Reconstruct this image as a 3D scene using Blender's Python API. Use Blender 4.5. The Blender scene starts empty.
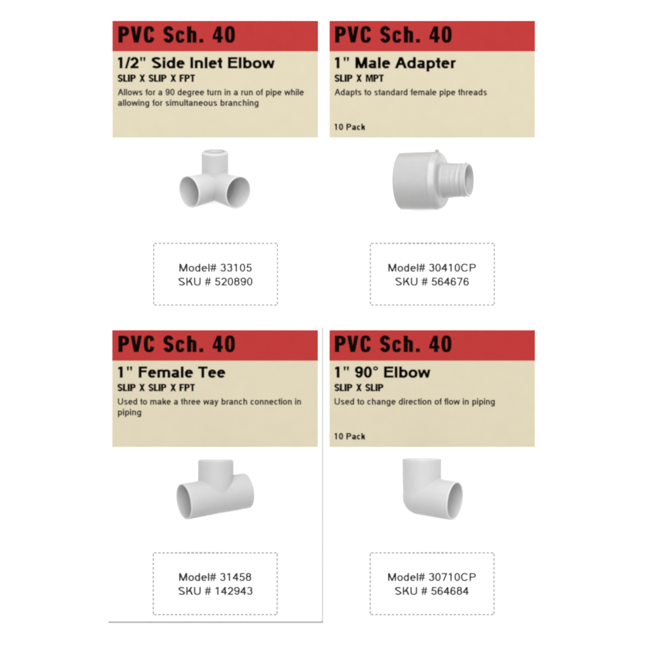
import bpy, bmesh, math
from mathutils import Vector, Matrix

# ------------------------------------------------------------------ camera, world, light
scene = bpy.context.scene
COL = scene.collection
MM = 0.001                     # one pixel of the photograph is one millimetre on the sheet
CAM_H = 3.0

cam_data = bpy.data.cameras.new("camera")
cam_data.sensor_width = 36.0
cam_data.lens = 36.0 * CAM_H / 0.650
cam_data.clip_start = 0.05
cam_data.clip_end = 60.0
cam = bpy.data.objects.new("camera", cam_data)
cam.location = (0, 0, CAM_H)
COL.objects.link(cam)
scene.camera = cam

world = bpy.data.worlds.new("World")
scene.world = world
world.use_nodes = True
bg = world.node_tree.nodes["Background"]
bg.inputs["Color"].default_value = (1.0, 1.0, 1.0, 1)
bg.inputs["Strength"].default_value = 0.63


def area_light(name, loc, target, size, watts, color=(1, 1, 1)):
    d = bpy.data.lights.new(name, 'AREA')
    d.shape = 'SQUARE'
    d.size = size
    d.energy = watts
    d.color = color
    o = bpy.data.objects.new(name, d)
    o.location = loc
    o.rotation_euler = (Vector(target) - Vector(loc)).to_track_quat('-Z', 'Y').to_euler()
    COL.objects.link(o)
    return o


area_light("overhead_softbox", (0.0, 0.45, 3.6), (0, 0, 0), 3.4, 215)
area_light("back_softbox", (0.3, 3.0, 2.3), (0, 0, 0), 2.2, 118)

scene.view_settings.view_transform = 'Standard'
scene.view_settings.look = 'None'
scene.view_settings.exposure = 0.0
scene.view_settings.gamma = 1.0
scene.cycles.filter_width = 2.5
scene.cycles.use_denoising = True
scene.cycles.max_bounces = 8


# ------------------------------------------------------------------ materials
def material(name, color, rough=0.6, vary=0.0, scale=120.0, bump=0.0, bump_scale=400.0, spec=0.3):
    m = bpy.data.materials.new(name)
    m.use_nodes = True
    nt = m.node_tree
    b = nt.nodes["Principled BSDF"]
    b.inputs["Base Color"].default_value = (*color, 1)
    b.inputs["Roughness"].default_value = rough
    b.inputs["Specular IOR Level"].default_value = spec
    tc = nt.nodes.new("ShaderNodeTexCoord")
    if vary:
        n = nt.nodes.new("ShaderNodeTexNoise")
        n.inputs["Scale"].default_value = scale
        n.inputs["Detail"].default_value = 3
        r = nt.nodes.new("ShaderNodeMapRange")
        r.inputs[3].default_value = 1 - vary
        r.inputs[4].default_value = 1 + vary
        mix = nt.nodes.new("ShaderNodeVectorMath")
        mix.operation = 'SCALE'
        mix.inputs[0].default_value = color
        nt.links.new(tc.outputs["Object"], n.inputs["Vector"])
        nt.links.new(n.outputs["Fac"], r.inputs[0])
        nt.links.new(r.outputs[0], mix.inputs["Scale"])
        nt.links.new(mix.outputs[0], b.inputs["Base Color"])
    if bump:
        n2 = nt.nodes.new("ShaderNodeTexNoise")
        n2.inputs["Scale"].default_value = bump_scale
        bp = nt.nodes.new("ShaderNodeBump")
        bp.inputs["Strength"].default_value = bump
        bp.inputs["Distance"].default_value = 0.0005
        nt.links.new(tc.outputs["Object"], n2.inputs["Vector"])
        nt.links.new(n2.outputs["Fac"], bp.inputs["Height"])
        nt.links.new(bp.outputs[0], b.inputs["Normal"])
    return m


M_SHEET = material("white_paper", (0.95, 0.95, 0.95), 0.8, spec=0.1)
M_CREAM = material("cream_card", (0.322, 0.290, 0.213), 0.75, vary=0.03, scale=60, spec=0.1)
M_RED = material("red_card", (0.228, 0.0145, 0.0140), 0.7, vary=0.06, scale=70, spec=0.08)
M_INK = material("black_ink", (0.0018, 0.0012, 0.0012), 0.9, spec=0.0)
M_INK_SOFT = material("soft_black_ink", (0.016, 0.013, 0.010), 0.8, spec=0.03)
M_INK_GREY = material("grey_black_ink", (0.015, 0.015, 0.016), 0.8, spec=0.03)
M_TAG = material("tag_paper", (0.56, 0.56, 0.56), 0.8, spec=0.1)
M_DASH = material("grey_dash_ink", (0.19, 0.19, 0.19), 0.8, spec=0.03)
M_RULE = material("grey_rule_ink", (0.20, 0.20, 0.20), 0.8, spec=0.03)
M_RULE_PALE = material("pale_grey_rule_ink", (0.26, 0.26, 0.26), 0.8, spec=0.03)
M_PVC = material("grey_white_pvc", (0.300, 0.300, 0.301), 0.58, vary=0.03, scale=90, bump=0.05, bump_scale=900, spec=0.22)
def translucent(m, w=0.7):
    b = m.node_tree.nodes["Principled BSDF"]
    b.inputs["Subsurface Weight"].default_value = w
    b.inputs["Subsurface Radius"].default_value = (1, 1, 1)
    b.inputs["Subsurface Scale"].default_value = 0.005
    return m


M_PVC_L = material("pale_grey_pvc", (0.330, 0.330, 0.331), 0.58, vary=0.03, scale=90, bump=0.05, bump_scale=900, spec=0.22)
M_PVC_B = material("warm_grey_pvc", (0.262, 0.262, 0.262), 0.34, vary=0.05, scale=160, bump=0.10, bump_scale=1100, spec=0.45)


translucent(M_PVC)
translucent(M_PVC_L)
translucent(M_PVC_B, 0.3)


# ------------------------------------------------------------------ helpers
def P(x, y, z=0.0):
    """a spot of the layout (millimetres, measured from the sheet's top left) in metres"""
    return Vector(((x - 325) * MM, (325 - y) * MM, z * MM))


def link_mesh(name, bm, mat, parent=None, smooth=False):
    me = bpy.data.meshes.new(name)
    bm.to_mesh(me)
    bm.free()
    if smooth:
        for p in me.polygons:
            p.use_smooth = True
    me.materials.append(mat)
    o = bpy.data.objects.new(name, me)
    COL.objects.link(o)
    if parent:
        o.parent = parent
    return o


def thing(name, label, cat, loc, group=None):
    o = bpy.data.objects.new(name, None)
    o.empty_display_size = 0.02
    o.location = loc
    COL.objects.link(o)
    o["label"] = label
    o["category"] = cat
    if group:
        o["group"] = group
    return o


def add_box(bm, x0, x1, y0, y1, z0, z1, bevel=0.0):
    vs = [bm.verts.new((x, y, z)) for z in (z0, z1) for y in (y0, y1) for x in (x0, x1)]
    q = [(0, 2, 3, 1), (4, 5, 7, 6), (0, 1, 5, 4), (2, 6, 7, 3), (0, 4, 6, 2), (1, 3, 7, 5)]
    for f in q:
        bm.faces.new([vs[i] for i in f])


# ---- lettering: round-shouldered letters from the built-in font, set on a grotesque's widths
ADV = {' ': 278, '!': 278, '"': 355, '#': 556, '/': 278, '.': 278, '°': 400}
for c in '0123456789':
    ADV[c] = 556
ADV.update(dict(A=667, B=667, C=722, D=722, E=667, F=611, G=778, H=722, I=278, K=667, L=556, M=833, N=722,
                P=667, S=667, T=611, U=722, a=556, b=556, c=500, d=556, e=556, f=278, g=556, h=556, i=222, j=222,
                k=500, l=222, m=833, n=556, o=556, p=556, q=556, r=333, s=500, t=278, u=556, v=500, w=722, x=500,
                y=500, z=500))
ADVB = dict(ADV)
ADVB.update({'"': 474, 'A': 722, 'K': 722, 'b': 611, 'c': 556, 'd': 611, 'f': 333, 'g': 611, 'h': 611, 'i': 278,
             'k': 556, 'l': 278, 'm': 889, 'n': 611, 'o': 611, 'p': 611, 'r': 389, 's': 556, 't': 333, 'u': 611,
             'w': 778, 'y': 556})


def ring(cx, cy, ow, oh, iw, ih, a0, a1, n=2.7, seg=36):
    """band between two squarish ovals, from angle a0 to a1"""
    v, f = [], []
    for i in range(seg + 1):
        a = math.radians(a0 + (a1 - a0) * i / seg)
        c, s = math.cos(a), math.sin(a)
        k = (abs(c) ** n + abs(s) ** n) ** (-1 / n)
        v.append((cx + ow * k * c, cy + oh * k * s))
        v.append((cx + iw * k * c, cy + ih * k * s))
        if i:
            b = 2 * i
            f.append((b - 2, b, b + 1, b - 1))
    return v, f


def stroke(pts, t):
    v, f = [], []
    for i, p in enumerate(pts):
        a = Vector(pts[max(i - 1, 0)])
        b = Vector(pts[min(i + 1, len(pts) - 1)])
        d = (b - a).normalized()
        w = math.hypot(t[0] * d.y, t[1] * d.x)
        nrm = Vector((-d.y, d.x)) * w / 2
        v += [(p[0] + nrm.x, p[1] + nrm.y), (p[0] - nrm.x, p[1] - nrm.y)]
        if i:
            k = 2 * i
            f.append((k - 2, k, k + 1, k - 1))
    return v, f


def poly(*p):
    return list(p), [tuple(range(len(p)))]


def rect(x0, x1, y0, y1):
    return poly((x0, y0), (x1, y0), (x1, y1), (x0, y1))


def diag(xb, yb, xt, yt, w):
    """slanting bar with level ends, w wide measured level"""
    return poly((xb - w / 2, yb), (xb + w / 2, yb), (xt + w / 2, yt), (xt - w / 2, yt))


def arc_pts(cx, cy, rx, ry, a0, a1, n=14):
    return [(cx + rx * math.cos(math.radians(a0 + (a1 - a0) * i / n)), cy + ry * math.sin(math.radians(a0 + (a1 - a0) * i / n)))
            for i in range(n + 1)]


def grotesque(ch, W, t):
    """pieces of one letter; W advance, t stem (1000 to the em)"""
    h = t * 0.86
    C, X, D = 716, 519, -208
    S, O = 72, 40                       # side bearings: straight, round
    if t > 120:
        S, O = 66, 36
    R = rect
    def A(cx, cy, rx, ry, a0=0, a1=360, n=2.25):
        return ring(cx, cy, rx, ry, rx - t, ry - h, a0, a1, n, 28)
    m = W / 2
    if ch == '0':
        return [A(m, 358, m - O, 368)]
    if ch == '1':
        x1 = .66 * W
        return [R(x1 - t, x1, 0, C), poly((x1 - .7 * t, C), (x1 - .4 * t, 590), (.18 * W, 500), (.18 * W, 515 + h))]
    if ch == '2':
        r = m - O - t / 2
        p = arc_pts(m, C + 6 - h / 2 - 190, r, 190, 172, -28) + [(m - .02 * W, 235), (O + .62 * t, h * .5)]
        return [stroke(p, (t * 1.05, h * 1.05)), R(O, W - O, 0, h)]
    if ch == '3':
        r2 = (360 + h) / 2
        return [A(m - 4, 724 - 188, m - O - 12, 188, 168, -90), A(m, r2 - 8, m - O, r2, 90, -168)]
    if ch == '4':
        x1 = .80 * W
        return [R(x1 - t, x1, 0, C), R(22, W - 22, 165, 165 + h),
                poly((22, 165 + h), (22, 165 + .4 * h), (22 + 1.1 * t, 165 + .9 * h), (x1 - .6 * t, C - 1.35 * t), (x1 - .3 * t, C), (x1 - .95 * t, C))]
    if ch == '5':
        return [R(.24 * W, W - 58, C - h, C), diag(O + .62 * t, 330, .2 * W + .5 * t, C, t * .92), A(m, 232, m - O, 240, 138, -168)]
    if ch in '69':
        g = [A(m, 226, m - O, 234), ring(m, 358, m - O, 366, m - O - t, 366 - h, 28, 180, 2.25, 20), R(O, O + t, 226, 358)]
        if ch == '9':
            g = [([(W - x, C - y) for x, y in v], f) for v, f in g]
        return g
    if ch == '7':
        return [R(O, W - O, C - h, C), diag(.36 * W, 0, W - O - .6 * t, C - h, t * 1.02)]
    if ch == '8':
        r2 = (356 + h) / 2
        return [A(m, 724 - 188, m - O - 18, 188), A(m, r2 - 8, m - O, r2)]
    if ch == '"':
        q = t * .84
        return [poly((.15 * W, C), (.15 * W + q, C), (.15 * W + q * .8, 455), (.15 * W + q * .2, 455)),
                poly((.85 * W - q, C), (.85 * W, C), (.85 * W - q * .2, 455), (.85 * W - q * .8, 455))]
    if ch == '#':
        return [diag(.22 * W, -8, .42 * W, 724, t * .8), diag(.58 * W, -8, .78 * W, 724, t * .8),
                R(10, W - 10, 430, 430 + h * .85), R(10, W - 10, 210, 210 + h * .85)]
    if ch == '/':
        return [diag(.14 * W, -10, .86 * W, 726, t * .85)]
    if ch == '\u00b0':
        return [ring(m, 590, m - 50, 136, m - 50 - min(t, 120) * .75, 136 - min(t, 120) * .75, 0, 360, 2.0, 24)]
    if ch == 'A':
        return [diag(t * .55, 0, m - .05 * t, C, t * 1.08), diag(W - t * .55, 0, m + .05 * t, C, t * 1.08), R(.22 * W, .78 * W, 205, 205 + h)]
    if ch in 'EF':
        g = [R(S, S + t, 0, C), R(S, W - 45, C - h, C), R(S, W - 75, 335, 335 + h)]
        return g + ([R(S, W - 38, 0, h)] if ch == 'E' else [])
    if ch == 'I':
        return [R(m - t / 2, m + t / 2, 0, C)]
    if ch == 'K':
        return [R(S, S + t, 0, C), diag(S + t + .3 * t, 270, W - 60 - .5 * t, C, t * 1.3), diag(W - .62 * t, 0, S + t + .28 * W, 430, t * 1.22)]
    if ch == 'M':
        return [R(S, S + t, 0, C), R(W - S - t, W - S, 0, C), diag(m, 0, S + .62 * t, C, t * 1.05), diag(m, 0, W - S - .62 * t, C, t * 1.05)]
    if ch == 'P':
        r = (C - 285) / 2
        return [R(S, S + t, 0, C), R(S, .56 * W, C - h, C), R(S, .56 * W, 285, 285 + h), A(.56 * W, 285 + r, W - 45 - .56 * W, r, -90, 90)]
    if ch == 'S':
        r = m - 50 - t / 2
        p = arc_pts(m, 532, r, 186 - h / 2, 18, 205, 16)[:-1] + [(m - .35 * r, 400), (m + .35 * r, 325)] + arc_pts(m + 4, 186, r + 6, 190 - h / 2, 28, -162, 16)
        return [stroke(p, (t * 1.08, h * 1.08))]
    if ch == 'T':
        return [R(m - t / 2, m + t / 2, 0, C), R(22, W - 22, C - h, C)]
    if ch == 'U':
        return [R(S, S + t, 250, C), R(W - S - t, W - S, 250, C), A(m, 250, m - S, 260, 180, 360)]
    if ch == 'C':
        return [A(m + 8, 358, m - O - 2, 370, 32, 328)]
    if ch == 'D':
        return [R(S, S + t, 0, C), R(S, .46 * W, C - h, C), R(S, .46 * W, 0, h), A(.46 * W, 358, W - O - .46 * W, 358, -90, 90)]
    # small letters
    r = (X + 20) / 2
    cy = X / 2
    if ch == 'o':
        return [A(m, cy, m - 34, r)]
    if ch == 'c':
        return [A(m + 4, cy, m - 34, r, 36, 324)]
    if ch == 'e':
        return [A(m, cy, m - 34, r, 0, 322), R(40 + t * .5, W - 36, 222, 222 + h * .92)]
    if ch in 'bp':
        return [R(S - 4, S - 4 + t, 0 if ch == 'b' else D, C if ch == 'b' else X), A(m + 14, cy, m - 48, r)]
    if ch in 'dqg':
        g = [R(W - S + 4 - t, W - S + 4, {'d': 0, 'q': D, 'g': -20}[ch], C if ch == 'd' else X), A(m - 14, cy, m - 48, r)]
        if ch == 'g':
            rx = (W - S + 4 - 46) / 2
            g.append(ring(46 + rx, -20, rx, 196, rx - t, 196 - h, 360, 200, 2.25, 20))
        return g
    if ch == 'a':
        g = [R(W - 64 - t, W - 64, 60, 360), ring((W - 64 + 50) / 2, 360, (W - 114) / 2, 169, (W - 114) / 2 - t, 169 - h, 0, 160, 2.3, 20),
             A((W - 64 + 34) / 2, 158, (W - 98) / 2, 166), poly((W - 64 - t, 80), (W - 64, 80), (W - 40, 0), (W - 40 - t, 0))]
        return g
    if ch == 'f':
        x = .30 * W
        return [R(x, x + t, 0, 560), R(8, .92 * W, X - h, X), ring(x + .62 * W, 560, .62 * W, 168, .62 * W - t, 168 - h, 180, 80, 2.4, 14)]
    if ch in 'hn':
        return [R(S - 6, S - 6 + t, 0, C if ch == 'h' else X), A(m, 330, m - S + 6, 200, 0, 165), R(W - S + 6 - t, W - S + 6, 0, 332)]
    if ch == 'm':
        q = (W - 2 * S + 12 + t) / 4
        x = S - 6
        return [R(x, x + t, 0, X), A(x + q, 340, q, 190, 0, 165), R(x + 2 * q - t, x + 2 * q, 0, 342),
                A(x + 3 * q - t, 340, q, 190, 0, 165), R(x + 4 * q - 2 * t, x + 4 * q - t, 0, 342)]
    if ch == 'u':
        return [R(W - S + 6 - t, W - S + 6, 0, X), A(m, 190, m - S + 6, 200, 180, 345), R(S - 6, S - 6 + t, 188, X)]
    if ch == 'i':
        return [R(m - t / 2, m + t / 2, 0, X), R(m - t / 2, m + t / 2, C - h * 1.15, C)]
    if ch == 'l':
        return [R(m - t / 2, m + t / 2, 0, C)]
    if ch == 'k':
        return [R(S - 6, S - 6 + t, 0, C), diag(S + t * 1.1, 180, W - 40 - t * .5, X, t * 1.25), diag(W - t * .6, 0, S + t + .2 * W, 320, t * 1.15)]
    if ch == 'r':
        x = S - 6
        return [R(x, x + t, 0, X), ring(x + .70 * W, 330, .70 * W, 200, .70 * W - t, 200 - h, 172, 84, 2.2, 12)]
    if ch == 's':
        rr = m - 36 - t / 2
        p = arc_pts(m, 392, rr, 137 - h / 2, 18, 210, 14)[:-1] + [(m - .3 * rr, 288), (m + .3 * rr, 232)] + arc_pts(m + 2, 130, rr + 4, 140 - h / 2, 30, -162, 14)
        return [stroke(p, (t * .97, h * .9))]
    if ch == 't':
        x = .26 * W
        return [R(x, x + t, 110, 670), R(8, .93 * W, X - h, X), ring(x + .62 * W, 115, .62 * W, 122, .62 * W - t, 122 - h, 180, 270, 2.3, 12)]
    if ch == 'w':
        return [diag(.27 * W, 0, .02 * W + t * .45, X, t * .95), diag(.27 * W, 0, .5 * W, X, t * .9), diag(.73 * W, 0, .5 * W, X, t * .9),
                diag(.73 * W, 0, .98 * W - t * .45, X, t * .95)]
    if ch == 'y':
        return [diag(.5 * W, 0, .03 * W + t * .5, X, t * 1.02), diag(.30 * W, D + 10, .97 * W - t * .5, X, t), R(.06 * W, .30 * W, D, D + h)]
    raise ValueError(ch)


def lettering(name, body, x0, x1, base, cap_h, mat, parent, origin, z, stem=92, bold=False, thick=0.12):
    """one line of print as one mesh: fitted between x0 and x1, standing on baseline base"""
    adv = ADVB if bold else ADV
    verts, faces, pen, k = [], [], 0.0, 0
    wide = 1.06 if bold else 1.03
    for ch in body:
        a = adv[ch]
        if ch != ' ':
            for v, f in grotesque(ch, a, stem):
                n = len(verts)
                k += 1
                verts += [(pen + a / 2 + (p[0] - a / 2) * wide, p[1], k % 5) for p in v]
                faces += [[n + i for i in q] for q in f]
        pen += a
    mn = min(v[0] for v in verts)
    mx = max(v[0] for v in verts)
    kx = (x1 - x0) / (mx - mn)
    ky = cap_h / 716
    pts = [(x0 + (v[0] - mn) * kx, base - v[1] * ky, v[2]) for v in verts]
    return flat_print(name, pts, faces, mat, parent, origin, z, thick)


def flat_print(name, pts, faces, mat, parent, origin, z, thick=0.12):
    """ink of a given thickness from flat faces (layout coordinates)"""
    bm = bmesh.new()
    bv = [bm.verts.new(P(p[0], p[1], z + thick + 0.006 * p[2]) - origin) for p in pts]
    for f in faces:
        try:
            bm.faces.new([bv[i] for i in f])
        except ValueError:
            pass
    bmesh.ops.recalc_face_normals(bm, faces=bm.faces[:])
    for f in bm.faces:
        if f.normal.z < 0:
            f.normal_flip()
    # side walls down to the card
    edges = [e for e in bm.edges if e.is_boundary]
    low = {}
    for e in edges:
        for v in e.verts:
            if v not in low:
                low[v] = bm.verts.new(v.co - Vector((0, 0, thick * MM)))
    for e in edges:
        a, b = e.verts
        try:
            bm.faces.new((a, b, low[b], low[a]))
        except ValueError:
            pass
    return link_mesh(name, bm, mat, parent)


# ---- condensed poster letters drawn here (unit: cap height 1)
def s_curve(w, top, bot):
    """centre line of an S"""
    pts = []
    r = w / 2
    ch = (top - bot) / 4
    for i in range(15):
        a = math.radians(8 + (222 - 8) * i / 14)
        pts.append((r + r * math.cos(a), top - ch + ch * math.sin(a)))
    for i in range(15):
        a = math.radians(42 - (222 - 8) * i / 14)
        pts.append((r + r * math.cos(a), bot + ch + ch * math.sin(a)))
    return pts


def condensed(ch):
    """pieces and width"""
    T, H = 0.275, 0.195
    if ch == 'P':
        return [rect(0, T, 0, 1), ring(T - .03, .69, .44, .31, .175, .125, -90, 90, 2.6)], .67
    if ch == 'V':
        return [poly((0, 1), (.265, 1), (.365, .36), (.355, 0), (.205, 0)), poly((.71, 1), (.445, 1), (.345, .36), (.355, 0), (.505, 0))], .71
    if ch == 'C':
        return [ring(.33, .5, .33, .515, .075, .335, 22, 338, 2.9)], .655
    if ch == 'S':
        s = [(x + .115, y) for x, y in s_curve(.38, .915, .085)]
        return [stroke(s, (.26, .21))], .61
    if ch == 'c':
        return [ring(.29, .37, .29, .385, .06, .21, 24, 336, 2.7)], .575
    if ch == 'h':
        return [rect(0, T, 0, 1), ring(.30, .53, .30, .225, .045, .055, 0, 180, 2.6), rect(.345, .60, 0, .53)], .60
    if ch == '.':
        return [rect(0, .25, 0, .225)], .25
    if ch == '4':
        return [rect(.30, .55, 0, 1), rect(0, .65, .20, .38), poly((0, .38), (.17, .38), (.30, .70), (.30, 1), (.27, 1))], .65
    if ch == '0':
        return [ring(.32, .5, .32, .515, .07, .335, 0, 360, 2.8)], .64
    if ch == 'L':
        return [rect(0, T, 0, 1), rect(T, .54, 0, .20)], .54
    if ch == 'I':
        return [rect(0, T, 0, 1)], T
    if ch == 'F':
        return [rect(0, T, 0, 1), rect(T, .58, .80, 1), rect(T, .52, .41, .60)], .58
    if ch == 'T':
        return [rect(.18, .44, 0, .80), rect(0, .62, .80, 1)], .62
    if ch == 'M':
        return [rect(0, .22, 0, 1), rect(.70, .92, 0, 1), poly((.22, 1), (.34, 1), (.46, .42), (.46, 0), (.37, 0), (.22, .70)),
                poly((.70, 1), (.58, 1), (.46, .42), (.46, 0), (.55, 0), (.70, .70))], .92
    if ch == 'X':
        return [poly((0, 1), (.27, 1), (.76, 0), (.49, 0)), poly((.49, 1), (.76, 1), (.27, 0), (0, 0))], .76
    raise ValueError(ch)


def poster_line(name, spots, base, cap_h, mat, parent, origin, z, grow=0.0):
    """spots: (letter, x0, x1) in layout coordinates"""
    pts, faces, lift = [], [], 0
    for ch, x0, x1 in spots:
        pieces, w = condensed(ch)
        kx = (x1 - x0) / w
        for v, f in pieces:
            n = len(pts)
            lift = (lift + 1) % 5
            pts += [(x0 + a * kx, base - b * cap_h, lift) for a, b in v]
            faces += [[n + i for i in q] for q in f]
    return flat_print(name, pts, faces, mat, parent, origin, z)


def run_letters(words):
    """words: (text, x0, x1) -> letter spots with even gaps"""
    out = []
    for text, x0, x1 in words:
        ws = [condensed(c)[1] for c in text]
        gap = 0.045
        k = (x1 - x0) / (sum(ws) + gap * (len(ws) - 1))
        x = x0
        for c, w in zip(text, ws):
            out.append((c, x, x + w * k))
            x += (w + gap) * k
    return out


HEAD = [('P', 118.4, 129.0), ('V', 130.6, 142.0), ('C', 143.8, 154.4), ('S', 163.6, 173.5), ('c', 175.7, 184.8),
        ('h', 187.1, 196.5), ('.', 199.3, 203.3), ('4', 212.7, 223.0), ('0', 224.9, 235.0)]

# ------------------------------------------------------------------ the surface
bm = bmesh.new()
add_box(bm, -4, 4, -4, 4, -0.02, 0.0)
table = link_mesh("backdrop", bm, M_SHEET)
table["kind"] = "structure"

# ------------------------------------------------------------------ ruled lines round the lower left quarter
org = P(215, 474)
rb = thing("ruled_border", "thin grey L-shaped rule right of and below the tee quarter of the sheet", "border line", org)
bm = bmesh.new()
a, b = P(108, 623.3) - org, P(323.6, 621.0) - org
add_box(bm, a.x, b.x, a.y, b.y, 0.0001, 0.0003)
link_mesh("horizontal_rule", bm, M_RULE, rb)
bm = bmesh.new()
a, b = P(321.7, 621.0) - org, P(323.6, 327) - org
add_box(bm, a.x, b.x, a.y, b.y, 0.0001, 0.0003)
link_mesh("vertical_rule", bm, M_RULE_PALE, rb)


# ------------------------------------------------------------------ title cards
def title_card(x0, x1, y0, y1, label, dx, dy, name_line, slip, desc, pack):
    o = P((x0 + x1) / 2, (y0 + y1) / 2)
    t = thing("title_card", label, "card", o, "title cards above the pipe fittings")
    yb = y0 + 30.8
    bm = bmesh.new()
    a, b = P(x0, yb) - o, P(x1, y0) - o
    add_box(bm, a.x, b.x, a.y, b.y, 0.0001, 0.0006)
    link_mesh("red_band", bm, M_RED, t)
    bm = bmesh.new()
    a, b = P(x0, y1) - o, P(x1, yb) - o
    add_box(bm, a.x, b.x, a.y, b.y, 0.0001, 0.0006)
    link_mesh("cream_panel", bm, M_CREAM, t)
    z = 0.6
    poster_line("heading_text", [(c, p + dx, q + dx) for c, p, q in HEAD], 42.7 + dy, 16.4, M_INK, t, o, z)
    lettering("fitting_name_text", name_line[0], name_line[1], name_line[2], 68.4 + dy, 11.3, M_INK, t, o, z, stem=170, bold=True)
    poster_line("joint_type_text", run_letters(slip), 81.9 + dy, 7.4, M_INK, t, o, z)
    for i, (s, p, q, base) in enumerate(desc):
        lettering("description_text", s, p, q, base + dy, 6.4, M_INK_SOFT, t, o, z, stem=144)
    if pack:
        lettering("pack_count_text", "10 Pack", 334.6, 365.2, 130.1 + dy, 6.4, M_INK, t, o, z, stem=165)
    return t


title_card(112.2, 318.4, 20.6, 137.8, "red-banded cream card above the three-way corner elbow, lettered 1/2\" Side Inlet Elbow",
           0, 0, ('1/2" Side Inlet Elbow', 118.0, 274.8),
           [("SLIP", 117.8, 135.8), ("X", 139.4, 145.2), ("SLIP", 148.7, 166.5), ("X", 170.4, 176.3), ("FPT", 179.5, 195.1)],
           [("Allows for a 90 degree turn in a run of pipe while", 117.7, 303.9, 95.3),
            ("allowing for simultaneous branching", 117.9, 258.6, 105.9)], False)
title_card(329.2, 535.2, 20.6, 137.8, "red-banded cream card above the stepped threaded adapter, lettered 1\" Male Adapter",
           216.7, 0, ('1" Male Adapter', 334.9, 455.9),
           [("SLIP", 334.6, 352.4), ("X", 356.2, 361.9), ("MPT", 365.8, 383.8)],
           [("Adapts to standard female pipe threads", 334.5, 487.0, 95.3)], True)
title_card(112.0, 318.2, 329.9, 447.2, "red-banded cream card above the T-shaped pipe fitting, lettered 1\" Female Tee",
           0, 309.3, ('1" Female Tee', 118.2, 225.4),
           [("SLIP", 117.6, 135.6), ("X", 139.2, 145.0), ("SLIP", 148.6, 166.3), ("X", 170.3, 176.2), ("FPT", 179.4, 195.0)],
           [("Used to make a three way branch connection in", 117.9, 301.0, 95.3),
            ("piping", 117.9, 141.3, 105.9)], False)
title_card(329.2, 535.2, 329.9, 447.2, "red-banded cream card above the plain right-angle elbow, lettered 1\" 90° Elbow",
           216.5, 309.3, ('1" 90° Elbow', 335.0, 430.5),
           [("SLIP", 334.5, 352.3), ("X", 356.1, 361.8), ("SLIP", 365.4, 383.3)],
           [("Used to change direction of flow in piping", 334.5, 494.8, 95.3)], True)


# ------------------------------------------------------------------ number tags
def number_tag(x0, x1, y0, y1, label, line1, line2):
    o = P((x0 + x1) / 2, (y0 + y1) / 2)
    t = thing("number_tag", label, "tag", o, "dashed number tags below the pipe fittings")
    bm = bmesh.new()
    a, b = P(x0 - 1.5, y1 + 1.5) - o, P(x1 + 1.5, y0 - 1.5) - o
    add_box(bm, a.x, b.x, a.y, b.y, 0.0001, 0.0003)
    link_mesh("tag_paper", bm, M_TAG, t)
    bm = bmesh.new()
    th = 0.8

    def seg(ax, ay, bx, by):
        a, b = P(ax, by) - o, P(bx, ay) - o
        add_box(bm, a.x, b.x, a.y, b.y, 0.0003, 0.0004)
    n = round((x1 - x0) / 4.15)
    st = (x1 - x0) / n
    for i in range(n):
        for yy in (y0, y1):
            seg(x0 + i * st + 0.65, yy - th, x0 + i * st + st - 0.6, yy + th)
    n = round((y1 - y0) / 4.4)
    st = (y1 - y0) / n
    for i in range(n):
        for xx in (x0, x1):
            seg(xx - th, y0 + i * st + 0.65, xx + th, y0 + i * st + st - 0.6)
    link_mesh("dashed_border", bm, M_DASH, t)
    for nm, (s, p, q, base) in (("number_text", line1), ("stock_code_text", line2)):
        lettering(nm, s, p, q, base, 8.1, M_INK_GREY, t, o, 0.3, stem=138)
    return t


number_tag(153.7, 277.5, 243.3, 305.0, "white dashed-outline tag below the three-way corner elbow, numbers 33105 and 520890",
           ("Model# 33105", 179.2, 251.9, 271.7), ("SKU # 520890", 178.2, 252.6, 285.6))
number_tag(370.4, 494.3, 243.3, 305.0, "white dashed-outline tag below the threaded adapter, numbers 30410CP and 564676",
           ("Model# 30410CP", 388.2, 476.0, 271.7), ("SKU # 564676", 395.1, 469.0, 285.6))
number_tag(153.3, 277.2, 552.8, 614.6, "white dashed-outline tag below the T-shaped fitting, numbers 31458 and 142943",
           ("Model# 31458", 179.0, 251.4, 581.0), ("SKU # 142943", 178.2, 252.6, 594.9))
number_tag(370.2, 494.0, 552.8, 614.6, "white dashed-outline tag below the plain right-angle elbow, numbers 30710CP and 564684",
           ("Model# 30710CP", 387.9, 476.0, 581.0), ("SKU # 564684", 394.7, 468.8, 594.9))


# ------------------------------------------------------------------ pipe fittings
def lathe(bm, prof, origin, axis, seg=96):
    """closed solid of revolution; prof = [(distance along axis, radius)] in mm, closed with poles"""
    axis = Vector(axis).normalized()
    u = axis.orthogonal().normalized()
    v = axis.cross(u)
    origin = Vector(origin)
    rings = []
    for d, r in prof:
        if r <= 1e-6:
            rings.append([bm.verts.new((origin + axis * d) * MM)])
        else:
            rings.append([bm.verts.new((origin + axis * d + (u * math.cos(2 * math.pi * i / seg) + v * math.sin(2 * math.pi * i / seg)) * r) * MM)
                          for i in range(seg)])
    for a, b in zip(rings, rings[1:]):
        for i in range(seg):
            j = (i + 1) % seg
            if len(a) == 1 and len(b) == 1:
                continue
            if len(a) == 1:
                bm.faces.new((a[0], b[i], b[j]))
            elif len(b) == 1:
                bm.faces.new((a[i], b[0], a[j]))
            else:
                bm.faces.new((a[i], b[i], b[j], a[j]))
    bmesh.ops.recalc_face_normals(bm, faces=bm.faces[:])


def ball(bm, c, r):
    lathe(bm, [(-r * math.cos(math.pi * i / 32), r * math.sin(math.pi * i / 32) if 0 < i < 32 else 0) for i in range(33)], c, (0, 0, 1), 64)


def rounded_tube(L, r0, r1, rr):
    """outer profile: from the fitting's heart to a mouth with a rounded lip"""
    p = [(-2, 0), (-2, r0), (0, r0), (L - rr, r1)]
    for i in range(1, 9):
        a = math.pi / 2 * i / 8
        p.append((L - rr + rr * math.sin(a), r1 - rr + rr * math.cos(a)))
    p.append((L, 0))
    return p


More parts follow.
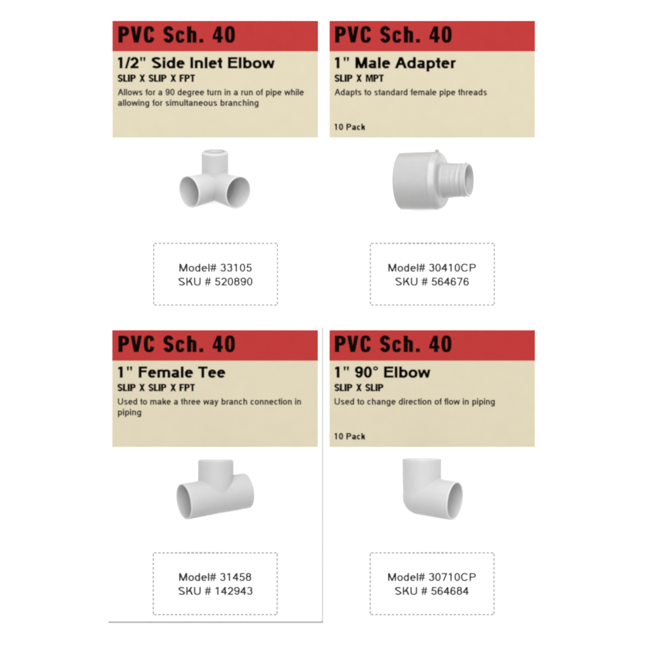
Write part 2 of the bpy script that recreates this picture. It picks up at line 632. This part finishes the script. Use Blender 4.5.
def bore(L, r_mouth, depth, r_in, chamfer=0.7):
    return [(-2, 0), (-2, r_in), (L - depth, r_in), (L - depth * 0.55, r_in + (r_mouth - r_in) * 0.75), (L - chamfer, r_mouth), (L + 1.5, r_mouth + chamfer * 2), (L + 1.5, 0)]


def temp_object(bm, name="tmp"):
    me = bpy.data.meshes.new(name)
    bm.to_mesh(me)
    bm.free()
    o = bpy.data.objects.new(name, me)
    COL.objects.link(o)
    return o


def carve(name, outer_bm, inner_bm, mat, parent, voxel=0.42, smooth=4, extra_smooth=8):
    """melt the outer solids into one skin with soft creases, then hollow it"""
    a = temp_object(outer_bm)
    c = temp_object(inner_bm)
    m = a.modifiers.new("r", 'REMESH')
    m.mode = 'VOXEL'
    m.voxel_size = voxel * MM
    m = a.modifiers.new("s", 'SMOOTH')
    m.iterations = extra_smooth
    m.factor = 0.5
    m = c.modifiers.new("r", 'REMESH')
    m.mode = 'VOXEL'
    m.voxel_size = voxel * MM
    b = a.modifiers.new("b", 'BOOLEAN')
    b.operation = 'DIFFERENCE'
    b.solver = 'EXACT'
    b.object = c
    m = a.modifiers.new("r2", 'REMESH')
    m.mode = 'VOXEL'
    m.voxel_size = voxel * MM
    m.use_smooth_shade = True
    m = a.modifiers.new("s2", 'SMOOTH')
    m.iterations = smooth
    m.factor = 0.5
    dg = bpy.context.evaluated_depsgraph_get()
    me = bpy.data.meshes.new_from_object(a.evaluated_get(dg))
    for o in (a, c):
        old = o.data
        bpy.data.objects.remove(o)
        bpy.data.meshes.remove(old)
    me.name = name
    me.materials.clear()
    me.materials.append(mat)
    for p in me.polygons:
        p.use_smooth = True
    o = bpy.data.objects.new(name, me)
    COL.objects.link(o)
    o.parent = parent
    return o


def settle(root, parts, x, y):
    """stand the fitting on the sheet so that its heart is over layout spot (x, y)"""
    low = min(v.co.z for p in parts for v in p.data.vertices)
    for p in parts:
        p.data.transform(Matrix.Translation((0, 0, -low)))
    c = P(x, y)
    h = -low
    root.location = (c.x * (CAM_H - h) / CAM_H, c.y * (CAM_H - h) / CAM_H, 0)


def threads(R, L0, L1, pitch, depth, origin, axis, wall=2.0, grow=0.0):
    """screw-cut sleeve: outer helix ridges over a plain bore"""
    axis = Vector(axis).normalized()
    u = axis.orthogonal().normalized()
    v = axis.cross(u)
    bm = bmesh.new()
    seg, n = 96, int((L1 - L0) / 0.25)
    rows = []
    for k in range(n + 1):
        d = L0 + (L1 - L0) * k / n
        row = []
        for i in range(seg):
            th = 2 * math.pi * i / seg
            ph = (d / pitch + i / seg) % 1.0
            tri = 1 - abs(2 * ph - 1)
            fade = min(1, grow * max(0.0, (d - L0) / (L1 - L0)) ** 3 + (1 - grow), (d - L0) / 2.5, (L1 - d) / 1.2)
            r = R - 0.035 * (d - L0) - depth * (1 - max(0, fade) * max(0.0, 1.9 * tri - 0.9) ** 0.8)
            row.append(bm.verts.new((Vector(origin) + axis * d + (u * math.cos(th) + v * math.sin(th)) * r) * MM))
        rows.append(row)
    r_in = R - depth - wall
    for d in (L1 + 0.0, L0):
        rows.append([bm.verts.new((Vector(origin) + axis * d + (u * math.cos(2 * math.pi * i / seg) + v * math.sin(2 * math.pi * i / seg)) * r_in) * MM) for i in range(seg)])
    rows.append(rows[0])
    for a, b in zip(rows, rows[1:]):
        for i in range(seg):
            j = (i + 1) % seg
            bm.faces.new((a[i], b[i], b[j], a[j]))
    bmesh.ops.recalc_face_normals(bm, faces=bm.faces[:])
    return bm


# --- three-way corner elbow (top left)
G = "grey-white plastic pipe fittings"
t = thing("pipe_corner_elbow", "small grey-white three-way corner elbow, two open sockets facing forward and one standing up", "pipe fitting", (0, 0, 0), G)
tilt = math.radians(17)
up = Vector((0, math.cos(tilt), math.sin(tilt)))
fw = Vector((0, -math.sin(tilt), math.cos(tilt)))
yaw = math.radians(-2.5)
rgt = Vector((1, 0, 0))
def horiz(deg):
    a = math.radians(deg) + yaw
    return (rgt * math.sin(a) + fw * math.cos(a)).normalized()
dl, dr = horiz(-45), horiz(45)
ob, ib = bmesh.new(), bmesh.new()
ball(ob, (0, 0, 0), 13.9)
for d, r0, r1, L in ((dl, 13.6, 16.3, 34.5), (dr, 13.6, 16.6, 35.8)):
    lathe(ob, rounded_tube(L, r0, r1, 1.0), (0, 0, 0), d)
    lathe(ib, bore(L, r1 - 1.6, 20, 11.8), (0, 0, 0), d)
lathe(ob, rounded_tube(35.6, 13.2, 13.7, 1.6), (0, 0, 0), up)
lathe(ib, bore(35.6, 9.6, 22, 8.6), (0, 0, 0), up)
body = carve("fitting_body", ob, ib, M_PVC_L, t)
ins = link_mesh("threaded_inlet", threads(9.9, 20, 34.2, 1.8, 0.5, (0, 0, 0), up, wall=1.0), M_PVC_L, t, smooth=True)
settle(t, [body, ins], 215.2, 186.0)

# --- male adapter (top right)
t = thing("pipe_adapter", "grey stepped pipe adapter lying sideways, wide smooth socket left and narrow threaded end right", "pipe fitting", (0, 0, 0), G)
ax = Vector((math.cos(math.radians(20)), 0, math.sin(math.radians(20))))
ob, ib = bmesh.new(), bmesh.new()
prof = [(0, 0), (0, 26.6)]
for i in range(1, 7):
    a_ = math.pi / 2 * i / 6
    prof.append((1.6 * (1 - math.cos(a_)), 26.8 + 1.6 * math.sin(a_)))
prof += [(35.0, 28.6), (36.2, 29.0), (37.2, 29.0), (42.4, 27.2), (43.6, 25.6), (44.2, 22.0), (44.6, 19.0), (45.6, 17.6), (54, 17.2), (54, 0)]
lathe(ob, prof, (0, 0, 0), ax, 128)
lathe(ib, [(-2, 0), (-2, 26.2), (0.8, 25.4), (32, 25.0), (32, 13.2), (60, 13.2), (60, 0)], (0, 0, 0), ax, 128)
body = carve("socket_body", ob, ib, M_PVC_B, t, smooth=2, extra_smooth=3)
# small moulded lug on the collar
u_ = Vector((0, 1, 0))
v_ = ax.cross(u_)
bm = bmesh.new()
for k in range(1):
    an = 0.02
    rad = u_ * math.cos(an) + v_ * math.sin(an)
    tang = ax.cross(rad)
    M = Matrix((ax, rad, tang)).transposed().to_4x4()
    r = bmesh.ops.create_cube(bm, size=1.0, matrix=Matrix.Translation((ax * 38.0 + rad * 29.3) * MM) @ M @ Matrix.Diagonal((4.0 * MM, 3.6 * MM, 3.6 * MM, 1)))
bmesh.ops.bevel(bm, geom=bm.edges[:], offset=0.7 * MM, segments=2, affect='EDGES')
lugs = link_mesh("collar_lug", bm, M_PVC_B, t, smooth=True)
thr = link_mesh("threaded_end", threads(18.9, 50.0, 71, 5.0, 1.7, (0, 0, 0), ax, wall=2.4, grow=0.95), M_PVC_B, t, smooth=True)
settle(t, [body, lugs, thr], 400.8, 181.0)

# --- tee (bottom left)
t = thing("pipe_tee", "grey-white T-shaped pipe fitting with its open left socket facing the viewer", "pipe fitting", (0, 0, 0), G)
ax = Vector((-.882, -.135, .455)).normalized()
br = Vector((0.005, 1, -0.04)).normalized()
ob, ib = bmesh.new(), bmesh.new()
lathe(ob, rounded_tube(35.2, 17.3, 18.2, 0.9), (0, 0, 0), ax)
lathe(ob, rounded_tube(35.0, 17.3, 17.8, 1.2), (0, 0, 0), -ax)
lathe(ob, rounded_tube(36.5, 17.1, 17.9, 2.8), (0, 0, 0), br)
for d, L, rm in ((ax, 35.2, 16.6), (-ax, 35.0, 15.8), (br, 36.5, 13.6)):
    lathe(ib, bore(L, rm, 22, 12.8), (0, 0, 0), d)
body = carve("fitting_body", ob, ib, M_PVC, t)
ins = link_mesh("threaded_inlet", threads(13.9, 18, 34.5, 2.2, 0.6, (0, 0, 0), br, wall=0.8), M_PVC, t, smooth=True)
settle(t, [body, ins], 215.5, 496.0)

# --- right-angle elbow (bottom right)
t = thing("pipe_elbow", "grey-white right-angle pipe elbow, one socket upright and the other opening to the right", "pipe fitting", (0, 0, 0), G)
ax = Vector((.885, -.12, .455)).normalized()
br = Vector((0.0, 1, -0.02)).normalized()
ob, ib = bmesh.new(), bmesh.new()
ball(ob, (0, 0, 0), 19.1)
ball(ob, (-1.6, -1.2, -0.5), 17.7)
lathe(ob, rounded_tube(37.0, 19.0, 19.4, 0.9), (0, 0, 0), ax)
lathe(ob, rounded_tube(37.0, 18.9, 19.6, 1.4), (0, 0, 0), br)
for d, L, rm in ((ax, 37.0, 17.6), (br, 37.0, 17.2)):
    lathe(ib, bore(L, rm, 26, 15.4), (0, 0, 0), d)
ball(ib, (0, 0, 0), 14.1)
body = carve("fitting_body", ob, ib, M_PVC_L, t)
settle(t, [body], 421.9, 495.5)
